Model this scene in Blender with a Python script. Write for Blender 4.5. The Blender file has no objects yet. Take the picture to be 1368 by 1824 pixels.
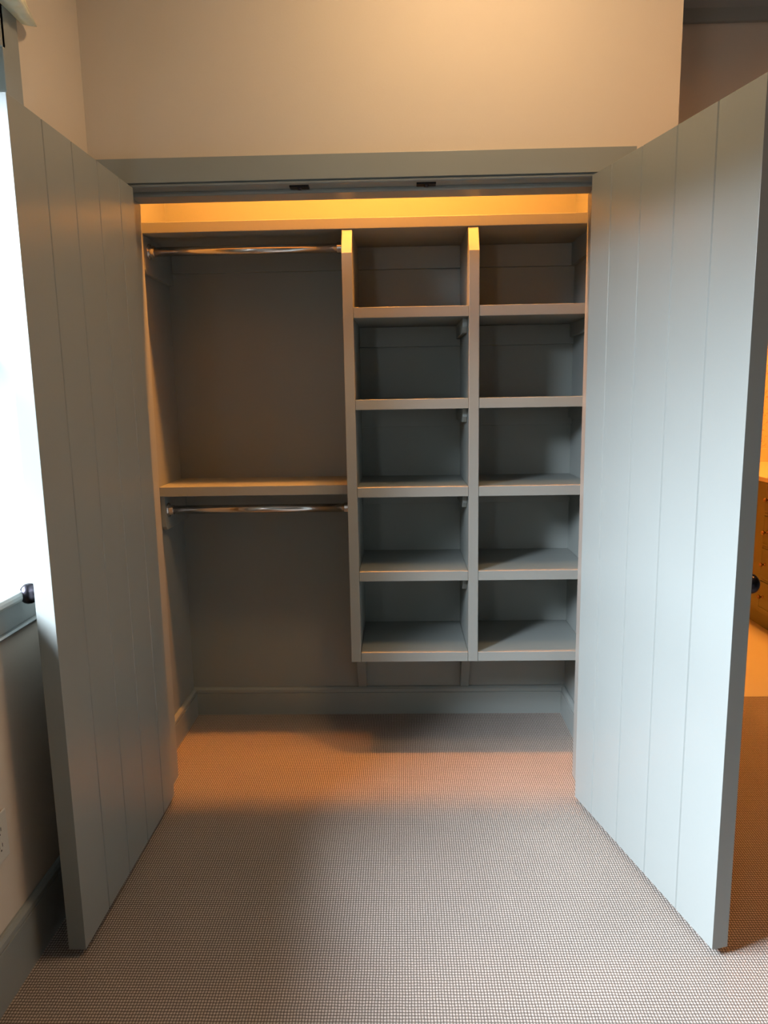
import bpy, bmesh, math
from mathutils import Vector, Matrix

S = bpy.context.scene
COL = S.collection

# ------------------------------------------------------------------ camera
cam = bpy.data.cameras.new('camera')
camo = bpy.data.objects.new('camera', cam); COL.objects.link(camo)
F = Vector((-0.02460926, 0.98656119, -0.16152835))
R = Vector((0.99961484, 0.02221061, -0.01663888))
U = Vector((0.01282763, 0.16187561, 0.98672779))
CP = Vector((0.81789, -2.37178, 1.41040))
camo.matrix_world = Matrix(((R.x, U.x, -F.x, CP.x), (R.y, U.y, -F.y, CP.y), (R.z, U.z, -F.z, CP.z), (0, 0, 0, 1)))
cam.sensor_fit = 'VERTICAL'; cam.sensor_height = 24.0
cam.lens = 24.0 * 1288.13 / 1824.0
cam.clip_start = 0.02; cam.clip_end = 60
S.camera = camo

# ------------------------------------------------------------------ world and lights
S.view_settings.view_transform = 'Standard'; S.view_settings.look = 'None'
S.view_settings.gamma = 1.0; S.view_settings.use_curve_mapping = False
S.view_settings.exposure = 0.0

w = bpy.data.worlds.new('sky'); S.world = w; w.use_nodes = True
bg = w.node_tree.nodes['Background']
bg.inputs[1].default_value = 2.2
_tc = w.node_tree.nodes.new('ShaderNodeTexCoord'); _sx = w.node_tree.nodes.new('ShaderNodeSeparateXYZ'); _cr = w.node_tree.nodes.new('ShaderNodeValToRGB')
w.node_tree.links.new(_tc.outputs['Generated'], _sx.inputs[0]); w.node_tree.links.new(_sx.outputs['Z'], _cr.inputs[0]); w.node_tree.links.new(_cr.outputs[0], bg.inputs[0])
_e = _cr.color_ramp.elements; _e[0].position = .04; _e[0].color = (.10, .13, .11, 1); _e[1].position = .20; _e[1].color = (.66, .97, 1, 1)

def area(name, loc, target, sx, sy, power, col, spread=180):
    l = bpy.data.lights.new(name, 'AREA'); l.shape = 'RECTANGLE'; l.size = sx; l.size_y = sy
    l.energy = power; l.color = col; l.spread = math.radians(spread)
    o = bpy.data.objects.new(name, l); COL.objects.link(o); o.location = loc
    o.rotation_euler = (Vector(target) - Vector(loc)).to_track_quat('-Z', 'Y').to_euler()
    return o
def disk(name, loc, power, col, size=.09, spread=170, tilt=(0, 0, -1)):
    l = bpy.data.lights.new(name, 'AREA'); l.shape = 'DISK'; l.size = size
    l.energy = power; l.color = col; l.spread = math.radians(spread)
    o = bpy.data.objects.new(name, l); COL.objects.link(o); o.location = loc
    o.rotation_euler = Vector(tilt).to_track_quat('-Z', 'Y').to_euler()
    return o
WARM = (1.0, .34, .05)
# daylight from the open sky outside the window
area('sky_light', (-2.3, -1.95, 3.12), (0.7, -1.0, 1.85), 3.1, 1.3, 2420, (.80, .87, 1.0))
area('fill_light_far', (-.62, -3.75, 1.75), (1.2, -.3, 1.1), 1.2, 1.3, 28, (.85, .92, 1.0))  # added cool fill from behind the camera, outside the invented second window
# closet downlights
for lx, pw in ((.20, 17), (.75, 27), (1.22, 15)):
    disk('closet_lamp', (lx, .20, 2.74), pw, WARM, .07, 150)
# room downlights
ROOM_LAMPS = ((1.05, -.62, 14.5, 170, (1.0, .66, .34)), (2.6, -.75, 13, 160, (1.0, .42, .09)))
for lx, ly, pw, sp, lc in ROOM_LAMPS:
    disk('room_lamp', (lx, ly, 3.035), pw, lc, .30, sp)
# dressing room lamps
disk('dressing_lamp', (2.75, 1.30, 2.53), 29, WARM, .12, 170)
disk('dressing_lamp', (2.95, 2.30, 2.53), 35, WARM, .12, 170)

# ------------------------------------------------------------------ materials
def mat(name, col, rough=.5, metal=0, bump=None, spec=.5, coat=0):
    m = bpy.data.materials.new(name); m.use_nodes = True
    nt = m.node_tree; b = nt.nodes['Principled BSDF']
    b.inputs['Base Color'].default_value = (*col, 1); b.inputs['Roughness'].default_value = rough
    b.inputs['Metallic'].default_value = metal; b.inputs['Specular IOR Level'].default_value = spec
    if bump:
        sc, st = bump
        tc = nt.nodes.new('ShaderNodeTexCoord'); n = nt.nodes.new('ShaderNodeTexNoise')
        n.inputs['Scale'].default_value = sc; n.inputs['Detail'].default_value = 4
        bp = nt.nodes.new('ShaderNodeBump'); bp.inputs['Strength'].default_value = st; bp.inputs['Distance'].default_value = .002
        nt.links.new(tc.outputs['Object'], n.inputs['Vector']); nt.links.new(n.outputs['Fac'], bp.inputs['Height'])
        nt.links.new(bp.outputs['Normal'], b.inputs['Normal'])
        # faint tone variation of the coat
        mx = nt.nodes.new('ShaderNodeMixRGB'); mx.blend_type = 'MULTIPLY'; mx.inputs['Fac'].default_value = .06
        n2 = nt.nodes.new('ShaderNodeTexNoise'); n2.inputs['Scale'].default_value = 3
        nt.links.new(tc.outputs['Object'], n2.inputs['Vector'])
        mx.inputs['Color1'].default_value = (*col, 1); nt.links.new(n2.outputs['Fac'], mx.inputs['Color2'])
        nt.links.new(mx.outputs['Color'], b.inputs['Base Color'])
    return m
M = {}
M['trim'] = mat('sage_satin_paint', (.27, .288, .272), .29, bump=(60, .06))
M['closet'] = mat('sage_closet_paint', (.25, .266, .248), .42, bump=(60, .06))
M['wall'] = mat('beige_wall_paint', (.66, .575, .47), .75, bump=(180, .12), spec=.25)
M['ceil'] = mat('ceiling_paint', (.72, .70, .66), .85, bump=(180, .1), spec=.2)
M['chrome'] = mat('polished_chrome', (.74, .71, .68), .2, 1)
M['bronze'] = mat('dark_bronze', (.05, .045, .055), .28, 1, bump=(90, .05))
M['knobm'] = mat('aged_brass', (.35, .20, .09), .25, 1)
M['black'] = mat('blackened_metal', (.012, .012, .013), .45, .6)
M['plastic'] = mat('ivory_plastic', (.60, .57, .50), .35)
M['dark'] = mat('socket_dark', (.01, .01, .01), .6)
M['counter'] = mat('cream_stone', (.72, .62, .45), .25, bump=(30, .03))
M['cab'] = mat('ochre_cabinet_paint', (.18, .175, .07), .45, bump=(60, .06))
M['tile'] = mat('pale_floor', (.62, .58, .42), .4, bump=(20, .05))
M['lampw'] = mat('lamp_trim_white', (.8, .8, .78), .5)

def emis(name, col, st):
    m = bpy.data.materials.new(name); m.use_nodes = True; nt = m.node_tree
    b = nt.nodes['Principled BSDF']; b.inputs['Emission Color'].default_value = (*col, 1); b.inputs['Emission Strength'].default_value = st
    return m
M['glow'] = emis('lamp_glow', (1, .6, .3), 4)

def glass():
    m = bpy.data.materials.new('window_glass'); m.use_nodes = True; nt = m.node_tree
    nt.nodes.clear()
    o = nt.nodes.new('ShaderNodeOutputMaterial'); t = nt.nodes.new('ShaderNodeBsdfTransparent')
    g = nt.nodes.new('ShaderNodeBsdfGlossy'); g.inputs['Roughness'].default_value = .02
    mx = nt.nodes.new('ShaderNodeMixShader'); mx.inputs[0].default_value = .06
    t.inputs[0].default_value = (.96, .98, .98, 1)
    nt.links.new(t.outputs[0], mx.inputs[1]); nt.links.new(g.outputs[0], mx.inputs[2]); nt.links.new(mx.outputs[0], o.inputs[0])
    return m
M['glass'] = glass()

def carpet():
    m = bpy.data.materials.new('woven_carpet'); m.use_nodes = True; nt = m.node_tree; N = nt.nodes; L = nt.links
    b = N['Principled BSDF']; b.inputs['Roughness'].default_value = .95; b.inputs['Specular IOR Level'].default_value = .1
    tc = N.new('ShaderNodeTexCoord')
    nz = N.new('ShaderNodeTexNoise'); nz.inputs['Scale'].default_value = 26; nz.inputs['Detail'].default_value = 3
    L.new(tc.outputs['Object'], nz.inputs['Vector'])
    va = N.new('ShaderNodeVectorMath'); va.operation = 'SCALE'; va.inputs['Scale'].default_value = .0035
    L.new(nz.outputs['Color'], va.inputs[0])
    ad = N.new('ShaderNodeVectorMath'); ad.operation = 'ADD'
    L.new(tc.outputs['Object'], ad.inputs[0]); L.new(va.outputs[0], ad.inputs[1])
    sp = N.new('ShaderNodeSeparateXYZ'); L.new(ad.outputs[0], sp.inputs[0])
    def sinabs(out, period):
        a = N.new('ShaderNodeMath'); a.operation = 'MULTIPLY'; a.inputs[1].default_value = math.pi / period; L.new(out, a.inputs[0])
        s = N.new('ShaderNodeMath'); s.operation = 'SINE'; L.new(a.outputs[0], s.inputs[0])
        q = N.new('ShaderNodeMath'); q.operation = 'ABSOLUTE'; L.new(s.outputs[0], q.inputs[0])
        return q.outputs[0]
    sx = sinabs(sp.outputs['X'], .0072); sy = sinabs(sp.outputs['Y'], .0085)
    mu = N.new('ShaderNodeMath'); mu.operation = 'MULTIPLY'; L.new(sx, mu.inputs[0]); L.new(sy, mu.inputs[1])
    # per-yarn tone
    n2 = N.new('ShaderNodeTexNoise'); n2.inputs['Scale'].default_value = 220; L.new(tc.outputs['Object'], n2.inputs['Vector'])
    n3 = N.new('ShaderNodeTexNoise'); n3.inputs['Scale'].default_value = 2.2; n3.inputs['Detail'].default_value = 5; L.new(tc.outputs['Object'], n3.inputs['Vector'])
    cr = N.new('ShaderNodeValToRGB'); L.new(mu.outputs[0], cr.inputs[0])
    e = cr.color_ramp.elements; e[0].position = .08; e[0].color = (.12, .098, .082, 1); e[1].position = .75; e[1].color = (.46, .40, .35, 1)
    m1 = N.new('ShaderNodeMixRGB'); m1.blend_type = 'OVERLAY'; m1.inputs['Fac'].default_value = .45
    L.new(cr.outputs[0], m1.inputs['Color1']); L.new(n2.outputs['Fac'], m1.inputs['Color2'])
    m2 = N.new('ShaderNodeMixRGB'); m2.blend_type = 'OVERLAY'; m2.inputs['Fac'].default_value = .18
    L.new(m1.outputs[0], m2.inputs['Color1']); L.new(n3.outputs['Fac'], m2.inputs['Color2'])
    L.new(m2.outputs[0], b.inputs['Base Color'])
    bp = N.new('ShaderNodeBump'); bp.inputs['Strength'].default_value = .7; bp.inputs['Distance'].default_value = .002
    L.new(mu.outputs[0], bp.inputs['Height']); L.new(bp.outputs['Normal'], b.inputs['Normal'])
    return m
M['carpet'] = carpet()

def wallpaper():
    m = bpy.data.materials.new('line_drawing_wallpaper'); m.use_nodes = True; nt = m.node_tree; N = nt.nodes; L = nt.links
    b = N['Principled BSDF']; b.inputs['Roughness'].default_value = .7
    tc = N.new('ShaderNodeTexCoord')
    nz = N.new('ShaderNodeTexNoise'); nz.inputs['Scale'].default_value = 9; nz.inputs['Detail'].default_value = 4; nz.inputs['Roughness'].default_value = .6
    L.new(tc.outputs['Object'], nz.inputs['Vector'])
    a = N.new('ShaderNodeMath'); a.operation = 'MULTIPLY'; a.inputs[1].default_value = 9; L.new(nz.outputs['Fac'], a.inputs[0])
    f = N.new('ShaderNodeMath'); f.operation = 'FRACT'; L.new(a.outputs[0], f.inputs[0])
    cr = N.new('ShaderNodeValToRGB'); L.new(f.outputs[0], cr.inputs[0])
    e = cr.color_ramp.elements; e[0].position = .04; e[0].color = (.30, .17, .08, 1); e[1].position = .10; e[1].color = (.72, .60, .40, 1)
    L.new(cr.outputs[0], b.inputs['Base Color'])
    return m
M['paper'] = wallpaper()

def fabric():
    m = bpy.data.materials.new('cream_linen'); m.use_nodes = True; nt = m.node_tree; N = nt.nodes; L = nt.links
    b = N['Principled BSDF']; b.inputs['Base Color'].default_value = (.88, .86, .68, 1); b.inputs['Roughness'].default_value = .9
    tc = N.new('ShaderNodeTexCoord'); wv = N.new('ShaderNodeTexWave'); wv.inputs['Scale'].default_value = 160; wv.inputs['Distortion'].default_value = .5
    wv.bands_direction = 'Z'
    L.new(tc.outputs['Object'], wv.inputs['Vector'])
    bp = N.new('ShaderNodeBump'); bp.inputs['Strength'].default_value = .25; bp.inputs['Distance'].default_value = .002
    L.new(wv.outputs['Fac'], bp.inputs['Height']); L.new(bp.outputs['Normal'], b.inputs['Normal'])
    tr = N.new('ShaderNodeBsdfTranslucent'); tr.inputs['Color'].default_value = (.80, .77, .55, 1)
    mx = N.new('ShaderNodeMixShader'); mx.inputs[0].default_value = .3
    L.new(b.outputs[0], mx.inputs[1]); L.new(tr.outputs[0], mx.inputs[2]); L.new(mx.outputs[0], N['Material Output'].inputs['Surface'])
    return m
M['fabric'] = fabric()

# ------------------------------------------------------------------ helpers
def tag(o, label=None, cat=None, group=None, kind=None):
    if label: o['label'] = label
    if cat: o['category'] = cat
    if group: o['group'] = group
    if kind: o['kind'] = kind
    return o
def empty(name, loc=(0, 0, 0), rz=0):
    o = bpy.data.objects.new(name, None); COL.objects.link(o); o.location = loc; o.rotation_euler = (0, 0, rz)
    o.empty_display_size = .05
    return o
def obj(name, bm, m, parent=None, bevel=0, smooth=False, loc=None):
    bmesh.ops.recalc_face_normals(bm, faces=bm.faces)
    me = bpy.data.meshes.new(name); bm.to_mesh(me); bm.free()
    me.materials.append(m)
    o = bpy.data.objects.new(name, me); COL.objects.link(o)
    if parent: o.parent = parent
    if loc: o.location = loc
    if smooth:
        for p in me.polygons: p.use_smooth = True
    if bevel:
        b = o.modifiers.new('bevel', 'BEVEL'); b.width = bevel; b.segments = 2; b.limit_method = 'ANGLE'; b.angle_limit = math.radians(30)
    return o
def BM(): return bmesh.new()
def bx(bm, a, b):
    x0, y0, z0 = a; x1, y1, z1 = b
    v = [bm.verts.new(p) for p in ((x0, y0, z0), (x1, y0, z0), (x1, y1, z0), (x0, y1, z0), (x0, y0, z1), (x1, y0, z1), (x1, y1, z1), (x0, y1, z1))]
    for f in ((0, 3, 2, 1), (4, 5, 6, 7), (0, 1, 5, 4), (1, 2, 6, 5), (2, 3, 7, 6), (3, 0, 4, 7)): bm.faces.new([v[i] for i in f])
    return bm
def box(a, b): return bx(BM(), a, b)
def prism(bm, pts, axis, a, b):
    """extrude a 2D outline along an axis. axis 0: pts=(y,z); 1: pts=(x,z); 2: pts=(x,y)"""
    def P(p, t):
        return (t, p[0], p[1]) if axis == 0 else (p[0], t, p[1]) if axis == 1 else (p[0], p[1], t)
    v0 = [bm.verts.new(P(p, a)) for p in pts]; v1 = [bm.verts.new(P(p, b)) for p in pts]
    n = len(pts)
    bm.faces.new(v0); bm.faces.new(v1[::-1])
    for i in range(n): bm.faces.new((v0[i], v0[(i + 1) % n], v1[(i + 1) % n], v1[i]))
    return bm
def lathe(bm, prof, seg=40, mtx=Matrix()):
    rings = []
    for r, h in prof:
        if r < 1e-6: rings.append([bm.verts.new(mtx @ Vector((0, 0, h)))])
        else: rings.append([bm.verts.new(mtx @ Vector((r * math.cos(2 * math.pi * i / seg), r * math.sin(2 * math.pi * i / seg), h))) for i in range(seg)])
    for A, B in zip(rings, rings[1:]):
        for i in range(seg):
            j = (i + 1) % seg
            if len(A) == 1 and len(B) > 1: bm.faces.new((A[0], B[i], B[j]))
            elif len(B) == 1 and len(A) > 1: bm.faces.new((A[i], A[j], B[0]))
            elif len(A) > 1: bm.faces.new((A[i], A[j], B[j], B[i]))
    for Rr in (rings[0], rings[-1]):
        if len(Rr) > 1: bm.faces.new(Rr)
    return bm
def axis_m(origin, d):
    return Matrix.Translation(origin) @ Vector(d).to_track_quat('Z', 'Y').to_matrix().to_4x4()
def st(name, bm, m, label=None, bevel=0):
    o = obj(name, bm, m, bevel=bevel); o['kind'] = 'structure'
    if label: o['label'] = label
    return o

# ------------------------------------------------------------------ dimensions
XW = -.1415            # left wall face
JL, JR = -.047, 1.4506   # closet opening between the jambs
W = 1.4036             # closet opening
XL, XR = -.1243, 1.5281; D = .6852
XE = 1.670             # outer end of the closet wall
HZ = 2.055             # opening head
CZ = 3.05; CCZ = 2.80
YH = .826              # far wall of the side passage

# ------------------------------------------------------------------ shell
st('floor', box((-.45, -5.5, -.10), (5.6, .826, 0)), M['carpet'], 'grey beige woven carpet running through room and closet')
st('floor_dressing', box((1.55, .826, -.10), (3.75, 3.0, .001)), M['tile'], 'pale floor of the lit room beyond the passage')
st('ceiling', box((-.45, -5.5, CZ), (5.6, 1.0, CZ + .1)), M['ceil'], 'ceiling of the bedroom')
st('ceiling_closet', box((-.3, .12, CCZ), (1.6, .80, CCZ + .08)), M['closet'], 'ceiling inside the closet')
st('ceiling_dressing', box((1.55, .946, 2.56), (3.75, 3.0, 2.66)), M['ceil'], 'ceiling of the room beyond the passage')
# closet front wall with opening
b = BM(); bx(b, (XW, 0, 0), (JL - .019, .12, HZ + .021)); bx(b, (JR + .019, 0, 0), (XE, .12, HZ + .021)); bx(b, (XW, 0, HZ + .021), (XE, .12, CZ))
st('wall_back', b, M['wall'], 'warm beige wall above and around the closet opening')
# left wall with window hole
WY0, WY1, WZ0, WZ1, WX = -1.75, -.485, .957, 2.25, -.40
b = BM()
bx(b, (WX, -5.5, 0), (XW, -4.35, CZ)); bx(b, (WX, -3.15, 0), (XW, WY0, CZ)); bx(b, (WX, -4.35, 0), (XW, -3.15, .957)); bx(b, (WX, -4.35, WZ1), (XW, -3.15, CZ)); bx(b, (WX, WY1, 0), (XW, .12, CZ)); bx(b, (WX, WY0, 0), (XW, WY1, .929)); bx(b, (WX, WY0, WZ1), (XW, WY1, CZ))
st('wall_left', b, M['wall'], 'beige wall with the window on the left')
st('wall_right', box((5.5, -5.5, 0), (5.6, .95, CZ)), M['trim'])
st('wall_front', box((-.45, -5.6, 0), (5.6, -5.5, CZ)), M['trim'])
st('wall_closet_left', box((-.40, .12, 0), (XL, .80, CCZ)), M['closet'], 'grey green painted left side wall inside the closet')
st('wall_closet_right', box((XR, .12, 0), (1.64, .80, CCZ)), M['closet'], 'grey green painted right side wall inside the closet')
st('wall_closet_back', box((XL - .05, D, 0), (XR + .05, .80, CCZ)), M['closet'], 'grey green painted back wall of the closet')
st('wall_closet_side', box((1.64, .12, 0), (XE, YH, CZ)), M['wall'], 'outer side of the closet along the passage')
# passage wall with cased opening
OX0, OX1, OZ = 1.98, 2.86, 2.10
b = BM(); bx(b, (1.55, YH, 0), (OX0, .946, CZ)); bx(b, (OX1, YH, 0), (5.55, .946, CZ)); bx(b, (OX0, YH, OZ), (OX1, .946, CZ))
st('wall_passage', b, M['wall'], 'shaded wall beyond the right end of the closet wall')
st('wall_dressing_back', box((1.55, 2.70, 0), (3.75, 2.8, 2.6)), M['paper'], 'wall with brown line drawing wallpaper above the counter')
st('wall_dressing_right', box((3.52, .946, 0), (3.62, 2.75, 2.6)), M['paper'])
st('wall_dressing_left', box((1.50, .946, 0), (1.60, 2.75, 2.6)), M['wall'])

# crown moulding of the passage
b = prism(BM(), [(YH - .002, 2.847), (YH - .020, 2.847), (YH - .024, 2.895), (YH - .060, 2.94), (YH - .095, 2.99), (YH - .10, CZ - .001), (YH - .002, CZ - .001)], 0, XE + .002, 5.49)
st('trim_1', b, M['trim'], 'grey crown moulding at the top of the passage wall', .002)
# casing of passage opening
b = BM()
bx(b, (OX0 - .09, YH - .02, 0), (OX0, YH, OZ + .09)); bx(b, (OX1, YH - .02, 0), (OX1 + .09, YH, OZ + .09)); bx(b, (OX0, YH - .02, OZ), (OX1, YH, OZ + .09))
st('trim_2', b, M['trim'], 'casing around the opening to the far room', .002)

# closet casing: flat board + inner bead, mitred
cas = empty('trim_3'); tag(cas, 'grey green painted casing and jamb around the closet opening', 'door frame', kind='structure')
def casing_frame():
    bm = BM()
    def seg(prof, x0, x1, zt, side):
        pass
    # profile across casing: (distance outward from opening edge, projection)
    prof = [(.0, 0), (.0, .012), (.003, .016), (.008, .016), (.010, .012), (.0115, .012), (.0115, .020), (.083, .020), (.083, 0)]
    x0, x1, z0 = JL - .009, JR + .009, 2.053
    path = [((x0, 0), (-1, 0)), ((x0, z0), (-1, 1)), ((x1, z0), (1, 1)), ((x1, 0), (1, 0))]
    rings = []
    for (px, pz), (dx, dz) in path:
        rings.append([bm.verts.new((px + dx * d, -.0005 - pr, pz + dz * d)) for d, pr in prof])
    for A, B in zip(rings, rings[1:]):
        for i in range(len(prof)):
            j = (i + 1) % len(prof); bm.faces.new((A[i], A[j], B[j], B[i]))
    bm.faces.new(rings[0]); bm.faces.new(rings[-1][::-1])
    return bm
obj('casing', casing_frame(), M['trim'], cas, bevel=.0008)
b = BM()
bx(b, (JL - .018, -.0005, 0), (JL, .135, HZ)); bx(b, (JR, -.0005, 0), (JR + .018, .135, HZ)); bx(b, (JL - .018, -.0005, HZ), (JR + .018, .135, HZ + .02))
obj('jamb', b, M['trim'], cas, bevel=.0015)
b = BM()
prism(b, [(.048, HZ - .0), (.048, HZ - .008), (.052, HZ - .013), (.060, HZ - .013), (.100, HZ - .013), (.135, HZ - .013), (.139, HZ - .010), (.139, HZ)], 0, JL, JR)
bx(b, (JL, .048, 0), (JL + .012, .139, HZ - .013)); bx(b, (JR - .012, .048, 0), (JR, .139, HZ - .013))
obj('stop', b, M['trim'], cas, bevel=.0015)
for cx in (.511, .907):
    c = obj('catch', box((cx - .030, .004, HZ - .006), (cx + .030, .036, HZ + .001)), M['black'], cas, bevel=.001)
    c['label'] = 'black metal door catch'
    bm = BM(); lathe(bm, [(0, -.006), (.006, -.005), (.008, 0), (.008, .004)], 20, Matrix.Translation((cx, .020, HZ - .006)))
    obj('catch_ball', bm, M['bronze'], c, smooth=True)

# baseboards
def base_prof(h, t=.018):
    c = h - .026
    return [(0, 0), (t, 0), (t, c), (t - .004, c + .001), (t - .004, c + .003), (t - .001, c + .0045), (t - .002, h - .010), (t - .008, h - .003), (t - .013, h), (0, h)]
def baseboard_x(name, x, side, y0, y1, h, m, label):   # along y, on wall at x, projecting to side
    b = prism(BM(), [(x + side * (p + .0005), z) for p, z in base_prof(h)], 1, y0, y1)
    st(name, b, m, label, .0006)
def baseboard_y(name, y, x0, x1, h, m, label):
    b = prism(BM(), [(y - (p + .0005), z) for p, z in base_prof(h)], 0, x0, x1)
    st(name, b, m, label, .0006)
baseboard_x('baseboard_left', XW, 1, -5.49, -.022, .166, M['trim'], 'grey baseboard along the left wall under the window')
baseboard_y('baseboard_closet_back', D, XL + .001, XR - .001, .1258, M['closet'], 'grey baseboard along the closet back wall')
baseboard_x('baseboard_closet_left', XL, 1, .141, D - .019, .1258, M['closet'], 'grey baseboard on the left inside the closet')
baseboard_x('baseboard_closet_right', XR, -1, .141, D - .019, .1258, M['closet'], 'grey baseboard on the right inside the closet')
baseboard_y('baseboard_back', 0, JR + .094, XE, .166, M['trim'], 'grey baseboard on the closet wall behind the right door')
baseboard_y('baseboard_passage', YH, XE + .002, OX0 - .092, .166, M['trim'], 'grey baseboard at the end of the passage')

# ------------------------------------------------------------------ window
win = empty('window_1'); tag(win, 'bright window in the left wall behind the left closet door', 'window', kind='structure')
b = BM()   # lining of the recess
bx(b, (WX, WY1 - .012, WZ0), (XW - .0, WY1 + .001, WZ1)); bx(b, (WX, WY0 - .001, WZ0), (XW, WY0 + .012, WZ1)); bx(b, (WX, WY0, WZ1 - .012), (XW, WY1, WZ1 + .001))
obj('lining', b, M['trim'], win)
b = BM()   # casing on the wall, far / near / head
C1 = WY1 + .062
def wcas(b, y0, y1, z0, z1): bx(b, (XW + .0005, y0, z0), (XW + .019, y1, z1))
wcas(b, WY1 - .020, C1, WZ0, WZ1 + .095); wcas(b, WY0 - .095, WY0 + .006, WZ0, WZ1 + .095); wcas(b, WY0 + .006, WY1 - .006, WZ1 - .006, WZ1 + .095)
obj('casing', b, M['trim'], win, bevel=.002)
# stool with rounded nose
nose = [(WX, .930), (WX, .957), (-.105, .957), (-.099, .954), (-.096, .9475), (-.096, .9395), (-.099, .933), (-.105, .930)]
obj('sill', prism(BM(), nose, 1, WY0 - .12, -.372), M['trim'], win, bevel=.001)
ap = [(XW + .0005, .850), (XW + .0005, .9298), (XW + .017, .9298), (XW + .017, .8665), (XW + .013, .8655), (XW + .013, .8635), (XW + .019, .862), (XW + .023, .857), (XW + .019, .852), (XW + .013, .850)]
obj('apron', prism(BM(), ap, 1, WY0 - .095, C1), M['trim'], win, bevel=.0008)
b = BM()   # sash frame
sx0, sx1 = -.385, -.345
ya, yb, za, zb = WY0 + .012, WY1 - .012, WZ0, WZ1 - .012
zm = (za + zb) / 2
bx(b, (sx0, ya, za), (sx1, ya + .05, zb)); bx(b, (sx0, yb - .05, za), (sx1, yb, zb)); bx(b, (sx0, ya + .05, za), (sx1, yb - .05, za + .07)); bx(b, (sx0, ya + .05, zb - .05), (sx1, yb - .05, zb)); bx(b, (sx0, ya + .05, zm - .02), (sx1, yb - .05, zm + .02))
bx(b, (-.375, (ya + yb) / 2 - .01, za + .07), (-.355, (ya + yb) / 2 + .01, zb - .05))
obj('sash', b, M['trim'], win, bevel=.002)
obj('pane', box((-.367, ya + .045, za + .065), (-.363, yb - .045, zb - .045)), M['glass'], win)

w2 = empty('fill_window'); tag(w2, 'unseen second window further back in the left wall, added for fill light', 'window', kind='structure')  # made-up window out of view, added to let in the cool fill
b = BM()
bx(b, (-.385, -4.35, .957), (-.345, -4.30, WZ1)); bx(b, (-.385, -3.20, .957), (-.345, -3.15, WZ1)); bx(b, (-.385, -4.30, .957), (-.345, -3.20, 1.02)); bx(b, (-.385, -4.30, WZ1 - .05), (-.345, -3.20, WZ1)); bx(b, (-.385, -4.30, 1.57), (-.345, -3.20, 1.61))
obj('sash', b, M['trim'], w2, bevel=.002)
obj('pane', box((-.367, -4.305, 1.015), (-.363, -3.195, WZ1 - .045)), M['glass'], w2)
b = BM(); bx(b, (XW + .0005, -4.445, .957), (XW + .019, -4.35, WZ1 + .095)); bx(b, (XW + .0005, -3.15, .957), (XW + .019, -3.055, WZ1 + .095)); bx(b, (XW + .0005, -4.35, WZ1), (XW + .019, -3.15, WZ1 + .095)); bx(b, (XW + .0005, -4.445, .86), (XW + .03, -3.055, .957))
obj('casing', b, M['trim'], w2, bevel=.002)

# ------------------------------------------------------------------ closet doors
GRO = (.122, .276, .429, .580); LW = .7307; T = .0442
def door(name, hinge, d, n, label):
    o = empty(name, (hinge[0], hinge[1], 0)); tag(o, label, 'door', kind='structure')
    d = Vector((*d, 0)); n = Vector((*n, 0))
    def P(s, off, z): return d * s + n * off + Vector((0, 0, z))
    g, dp, s0 = .0032, .0032, .008
    pts = [(s0, 0)]
    for s in GRO: pts += [(s - g, 0), (s - .0006, dp), (s + .0006, dp), (s + g, 0)]
    pts += [(LW, 0), (LW, T)]
    for s in GRO[::-1]: pts += [(s + g, T), (s + .0006, T - dp), (s - .0006, T - dp), (s - g, T)]
    pts += [(s0, T)]
    bm = BM(); v0 = [bm.verts.new(P(s, t, .02)) for s, t in pts]; v1 = [bm.verts.new(P(s, t, 2.05)) for s, t in pts]
    bm.faces.new(v0); bm.faces.new(v1[::-1])
    for i in range(len(pts)):
        j = (i + 1) % len(pts); bm.faces.new((v0[i], v0[j], v1[j], v1[i]))
    obj('panel', bm, M['trim'], o, bevel=.0009)
    # knob on the room side
    k = BM(); mx = axis_m(P(LW - .062, T, .944), n)
    prof = [(.0, .0), (.024, 0), (.026, .002), (.025, .005), (.014, .008), (.009, .012), (.009, .022), (.013, .026), (.0205, .031), (.0245, .038), (.0258, .046), (.0245, .053), (.019, .060), (.010, .0635), (0, .0645)]
    lathe(k, prof, 48, mx); obj('knob', k, M['bronze'], o, smooth=True)['label'] = 'dark bronze round knob'
    for hz in (.28, 1.03, 1.80):
        h = BM(); lathe(h, [(0, -.045), (.004, -.044), (.0062, -.040), (.0062, .040), (.004, .044), (0, .045)], 16, Matrix.Translation(P(.014, T + .0066, hz)))
        obj('hinge', h, M['bronze'], o, smooth=False)
    return o
aL, aR = 1.5756, 1.8169
door('door_1', (0, -.0149), (math.cos(aL), -math.sin(aL)), (-math.sin(aL), -math.cos(aL)), 'left grey plank closet door swung open beside the window')
door('door_2', (W, -.033), (-math.cos(aR), -math.sin(aR)), (math.sin(aR), -math.cos(aR)), 'right grey plank closet door swung open, brightly lit by daylight')

# ------------------------------------------------------------------ closet fittings
YS, YM, YU = .335, .3806, .2942
TH = .0375; ZT, ZM = 2.0303, 1.0674
U1, U2, TU = .6159, 1.0667, .0369
SZ = [1.716, 1.3896, 1.066, .7439, .4234]
G = .0008
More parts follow.
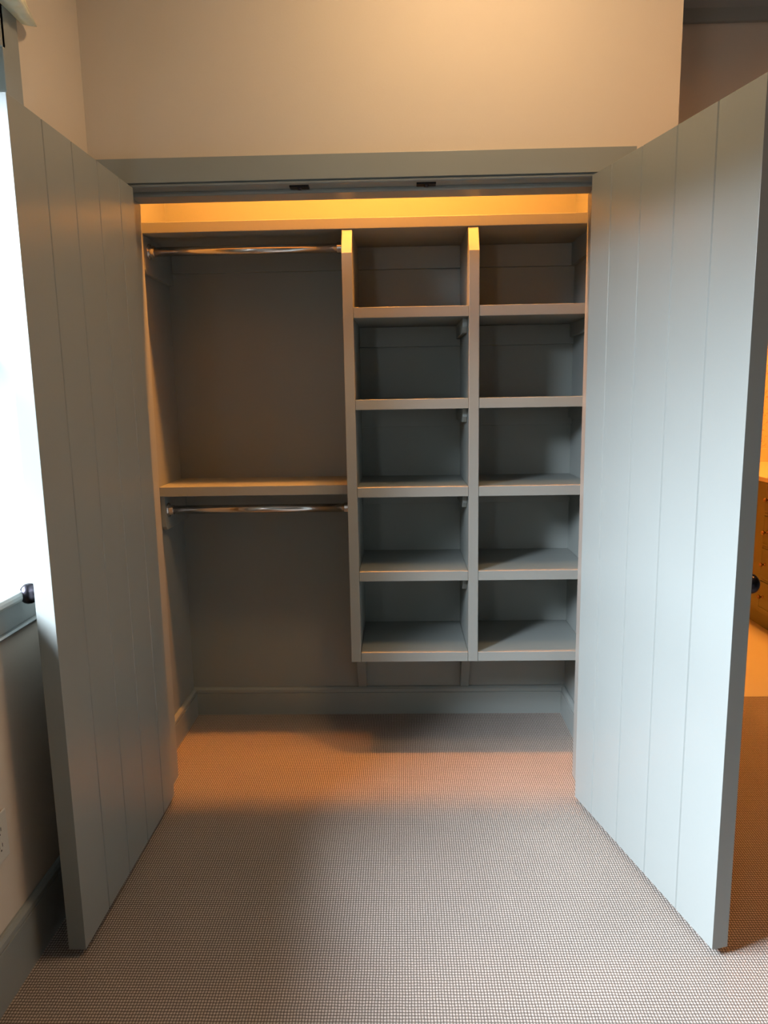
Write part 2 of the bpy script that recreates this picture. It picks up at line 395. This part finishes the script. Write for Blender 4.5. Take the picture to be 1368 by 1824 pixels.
# top shelf
t = empty('closet_shelf', (.7, .5, ZT)); tag(t, 'long top shelf spanning the whole closet under the warm glow', 'shelf')
def part(name, bm, m, root, bevel=0, smooth=False, label=None):
    bm.transform(Matrix.Translation(-Vector(root.location)))
    o = obj(name, bm, m, root, bevel, smooth)
    if label: o['label'] = label
    return o
def cleat_bevel(bm, x0, x1, y0, y1, z0, z1, cut=.014):
    """side cleat running in y, lower front corner clipped"""
    return prism(bm, [(y1, z0), (y1, z1), (y0, z1), (y0, z0 + cut), (y0 + cut, z0)], 0, x0, x1)
part('board', box((XL + G, YS, ZT - TH), (XR - G, D - G, ZT)), M['closet'], t, .0018)
part('cleat', box((XL + .021, D - .019, ZT - TH - .087), (U1 - G, D - G, ZT - TH - G)), M['closet'], t, .0015)
part('cleat', cleat_bevel(BM(), XL + G, XL + .019, YS + .018, D - G, ZT - TH - .135, ZT - TH - G), M['closet'], t, .0015)
# mid shelf
t = empty('closet_shelf', (.25, .5, ZM)); tag(t, 'short middle shelf between left closet wall and cubby unit', 'shelf')
part('board', box((XL + G, YM, ZM - TH), (U1 - G, D - G, ZM)), M['closet'], t, .0018)
part('cleat', box((XL + .021, D - .019, ZM - TH - .087), (U1 - G, D - G, ZM - TH - G)), M['closet'], t, .0015)
part('cleat', cleat_bevel(BM(), XL + G, XL + .019, YM + .018, D - G, ZM - TH - .135, ZM - TH - G), M['closet'], t, .0015)

# cubby unit
cu = empty('cubby_unit', (1.07, .5, .13)); tag(cu, 'grey painted cubby shelving unit with two columns of five open bays', 'shelving unit')
top = ZT - TH - G
for x0 in (U1, U2):
    pr = [(YU, SZ[4] - TH), (YU, 1.9038), (YS + .004, top), (D - G, top), (D - G, .1268), (D - .016, .1268), (D - .10, .30), (D - .19, SZ[4] - TH)]
    part('side_panel', prism(BM(), pr, 0, x0, x0 + TU), M['closet'], cu, .0018)
for (xa, xb, right) in ((U1 + TU + G, U2 - G, False), (U2 + TU + G, XR - G, True)):
    for i, z in enumerate(SZ):
        part('shelf', box((xa, YU + .001, z - TH), (xb, D - G, z)), M['closet'], cu, .0016)
        part('cleat', box((xa, D - .019, z - TH - .080), (xb, D - G, z - TH - G)), M['closet'], cu, .0012)
        if i < 4:
            part('cleat', cleat_bevel(BM(), xb - .017, xb, YU + .055, D - .020, z - TH - .052, z - TH - G, .02), M['closet'], cu, .0012)
    part('cleat', box((xa, D - .019, ZT - TH - .087), (xb, D - G, ZT - TH - G)), M['closet'], cu, .0012)
part('cleat', box((XR - .018, YS + .08, ZT - TH - .087), (XR - G, D - .020, ZT - TH - G)), M['closet'], cu, .0012)

# hanging rods
def rod(x0, x1, y, z, label):
    r = empty('hanging_rod', ((x0 + x1) / 2, y, z)); tag(r, label, 'clothes rod', 'chrome hanging rods')
    bm = BM(); lathe(bm, [(.0165, x0 + .004), (.0165, x1 - .004)], 40, axis_m((0, y, z), (1, 0, 0)))
    part('rod', bm, M['chrome'], r, smooth=True)
    for xe, s in ((x0, 1), (x1, -1)):
        bm = BM(); prof = [(0, 0), (.029, 0), (.029, .002), (.026, .005), (.0205, .006), (.0205, .022), (.0195, .023), (.017, .023)]
        lathe(bm, prof, 40, axis_m((xe, y, z), (s, 0, 0)))
        f = part('flange', bm, M['chrome'], r, .0006)
        for p in f.data.polygons: p.use_smooth = False
        for a in (math.pi / 2, -math.pi / 2):
            bm = BM(); lathe(bm, [(.0028, 0), (.0028, .0015), (0, .0025)], 12, axis_m((xe + s * .0045, y + .0235 * math.cos(a), z + .0235 * math.sin(a)), (s, 0, 0)))
            bm.transform(Matrix.Translation(-Vector(r.location)))
            obj('screw', bm, M['bronze'], f)
    return r
rod(XL + .0198, U1 - .0005, .405, 1.9415, 'upper chrome hanging rod just below the top shelf')
rod(XL + .0198, U1 - .0005, .435, .9705, 'lower chrome hanging rod below the middle shelf')

# ------------------------------------------------------------------ outlet on the left wall
eo = empty('electrical_outlet', (XW, -.842, .392)); tag(eo, 'ivory electrical outlet low on left wall behind left door', 'outlet')
obj('cover_plate', box((.0005, -.037, -.060), (.006, .037, .060)), M['plastic'], eo, bevel=.003)
for dz in (.020, -.020):
    rc = obj('receptacle', prism(BM(), [(.016 * math.cos(a) , dz + .0145 * math.sin(a)) for a in [k * math.pi / 12 for k in range(24)]], 0, .0055, .0078), M['plastic'], eo)
    b = BM()
    bx(b, (.0076, -.0068, dz - .001), (.0082, -.0052, dz + .008)); bx(b, (.0076, .0052, dz - .001), (.0082, .0068, dz + .008)); bx(b, (.0076, -.002, dz - .010), (.0082, .002, dz - .006))
    obj('slot', b, M['dark'], rc)

# ------------------------------------------------------------------ window valance (flared cloth)
def valance():
    bm = BM(); n = 140
    y0, y1 = WY0 - .14, WY1 + .14
    rows = []
    levels = 15
    for k in range(levels):
        f = k / (levels - 1)                     # 0 bottom .. 1 top
        row = []
        for i in range(n + 1):
            u = i / n
            inset = .16 * (1 - (1 - f) ** 3)
            ya_, yb_ = y0 + inset, y1 - inset
            y = ya_ + (yb_ - ya_) * u
            edge = min(u, 1 - u)
            wedge = min(1, edge / .14)
            out = (.006 + .05 * math.sqrt(wedge) * (1 - .35 * f)) + .006 * math.sin(i * 1.9) * wedge
            z = 2.362 - .025 * math.sin(min(1, edge / .045) * math.pi / 2) + f * .30
            row.append((XW + .021 + out, y, z))
        rows.append(row)
    V = [[bm.verts.new(p) for p in r] for r in rows]
    B = [[bm.verts.new((XW + .021, p[1], p[2] + .004)) for p in r] for r in rows]
    for k in range(levels - 1):
        for i in range(n):
            bm.faces.new((V[k][i], V[k][i + 1], V[k + 1][i + 1], V[k + 1][i]))
            bm.faces.new((B[k][i], B[k + 1][i], B[k + 1][i + 1], B[k][i + 1]))
        bm.faces.new((V[k][0], V[k + 1][0], B[k + 1][0], B[k][0])); bm.faces.new((V[k][n], B[k][n], B[k + 1][n], V[k + 1][n]))
    for i in range(n):
        bm.faces.new((V[0][i], B[0][i], B[0][i + 1], V[0][i + 1])); bm.faces.new((V[-1][i], V[-1][i + 1], B[-1][i + 1], B[-1][i]))
    return bm
va = obj('window_valance', valance(), M['fabric'], smooth=True)
tag(va, 'cream fabric valance with gathered edge hanging over the window', 'valance')

# ------------------------------------------------------------------ cabinet in the far room
CX = 2.91; CY0, CY1 = 1.10, 2.695
cb = empty('drawer_cabinet', (3.2, 1.9, 0)); tag(cb, 'ochre drawer cabinet seen past the right door in the far room', 'cabinet')
DZ = [(.695, .868), (.503, .681), (.309, .491), (.126, .297)]
KZ = (.777, .588, .400, .208)
STACKS = [(1.15, 1.79), (1.90, 2.62)]
b = BM(); bx(b, (CX + .018, CY0, .108), (3.515, CY1, .876))
bx(b, (CX, CY0, .108), (CX + .018, STACKS[0][0], .876)); bx(b, (CX, STACKS[0][1], .108), (CX + .018, STACKS[1][0], .876)); bx(b, (CX, STACKS[1][1], .108), (CX + .018, CY1, .876))
for (ya, yb) in STACKS:
    zs = [.108] + sum([[z0, z1] for z0, z1 in DZ[::-1]], []) + [.876]
    for i in range(0, len(zs), 2):
        bx(b, (CX, ya, zs[i]), (CX + .018, yb, zs[i + 1]))
part('carcass', b, M['cab'], cb, .001)
part('plinth', box((2.955, CY0 + .01, .002), (3.50, CY1, .108)), M['cab'], cb)
for (ya, yb) in STACKS:
    for (z0, z1), kz in zip(DZ, KZ):
        bm = box((CX - .001, ya + .003, z0 + .003), (CX + .017, yb - .003, z1 - .003))
        # raised bead frame of the drawer front
        e = .012
        for a_, b_ in (((ya + .003, z0 + .003), (yb - .003, z0 + .003 + e)), ((ya + .003, z1 - .003 - e), (yb - .003, z1 - .003))):
            bx(bm, (CX - .004, a_[0], a_[1]), (CX - .001, b_[0], b_[1]))
        dr = part('drawer', bm, M['cab'], cb, .001)
        for ky in (ya + .045, yb - .045):
            k = BM(); lathe(k, [(0, 0), (.009, 0), (.009, .002), (.005, .004), (.0045, .014), (.010, .018), (.013, .023), (.012, .029), (.006, .033), (0, .0335)], 20, axis_m((CX - .001, ky, kz), (-1, 0, 0)))
            k.transform(Matrix.Translation(-Vector(cb.location)))
            obj('knob', k, M['knobm'], dr, smooth=True)
ct = empty('countertop', (3.2, 1.9, .877)); tag(ct, 'cream stone countertop with low backsplash on the ochre cabinet', 'countertop')
part('slab', box((CX - .025, CY0 - .02, .8765), (3.518, 2.698, .904)), M['counter'], ct, .003)
b = BM(); bx(b, (CX - .01, 2.678, .9045), (3.518, 2.698, .995)); bx(b, (3.498, CY0, .9045), (3.518, 2.677, .995))
part('backsplash', b, M['counter'], ct, .002)

# ------------------------------------------------------------------ lamp fittings (ceiling)
def fitting(x, y, z, r, label, group):
    o = empty('recessed_light', (x, y, z)); tag(o, label, 'ceiling light', group)
    bm = BM(); lathe(bm, [(r, -.001), (r, -.006), (r - .008, -.008), (r - .014, -.002), (r - .014, -.001)], 40)
    obj('ring', bm, M['lampw'], o, smooth=False)
    bm = BM(); lathe(bm, [(r - .014, -.001), (r - .014, -.003), (0, -.003)], 32); obj('lens', bm, M['glow'], o)
for lx, lb in ((.20, 'left'), (.75, 'middle'), (1.22, 'right')): fitting(lx, .20, CCZ, .06, lb + ' one of three warm downlights in the closet ceiling', 'closet downlights')
for (lx, ly, pw, sp, lc), lb in zip(ROOM_LAMPS, ('in front of the closet', 'to the right of the closet doors')): fitting(lx, ly, CZ, .17, 'warm downlight in the bedroom ceiling ' + lb, 'bedroom downlights')
for lx, ly, lb in ((2.75, 1.30, 'nearer the passage'), (2.95, 2.30, 'nearer the wallpaper')): fitting(lx, ly, 2.56, .07, 'warm downlight in the far room ceiling, ' + lb, 'far room downlights')
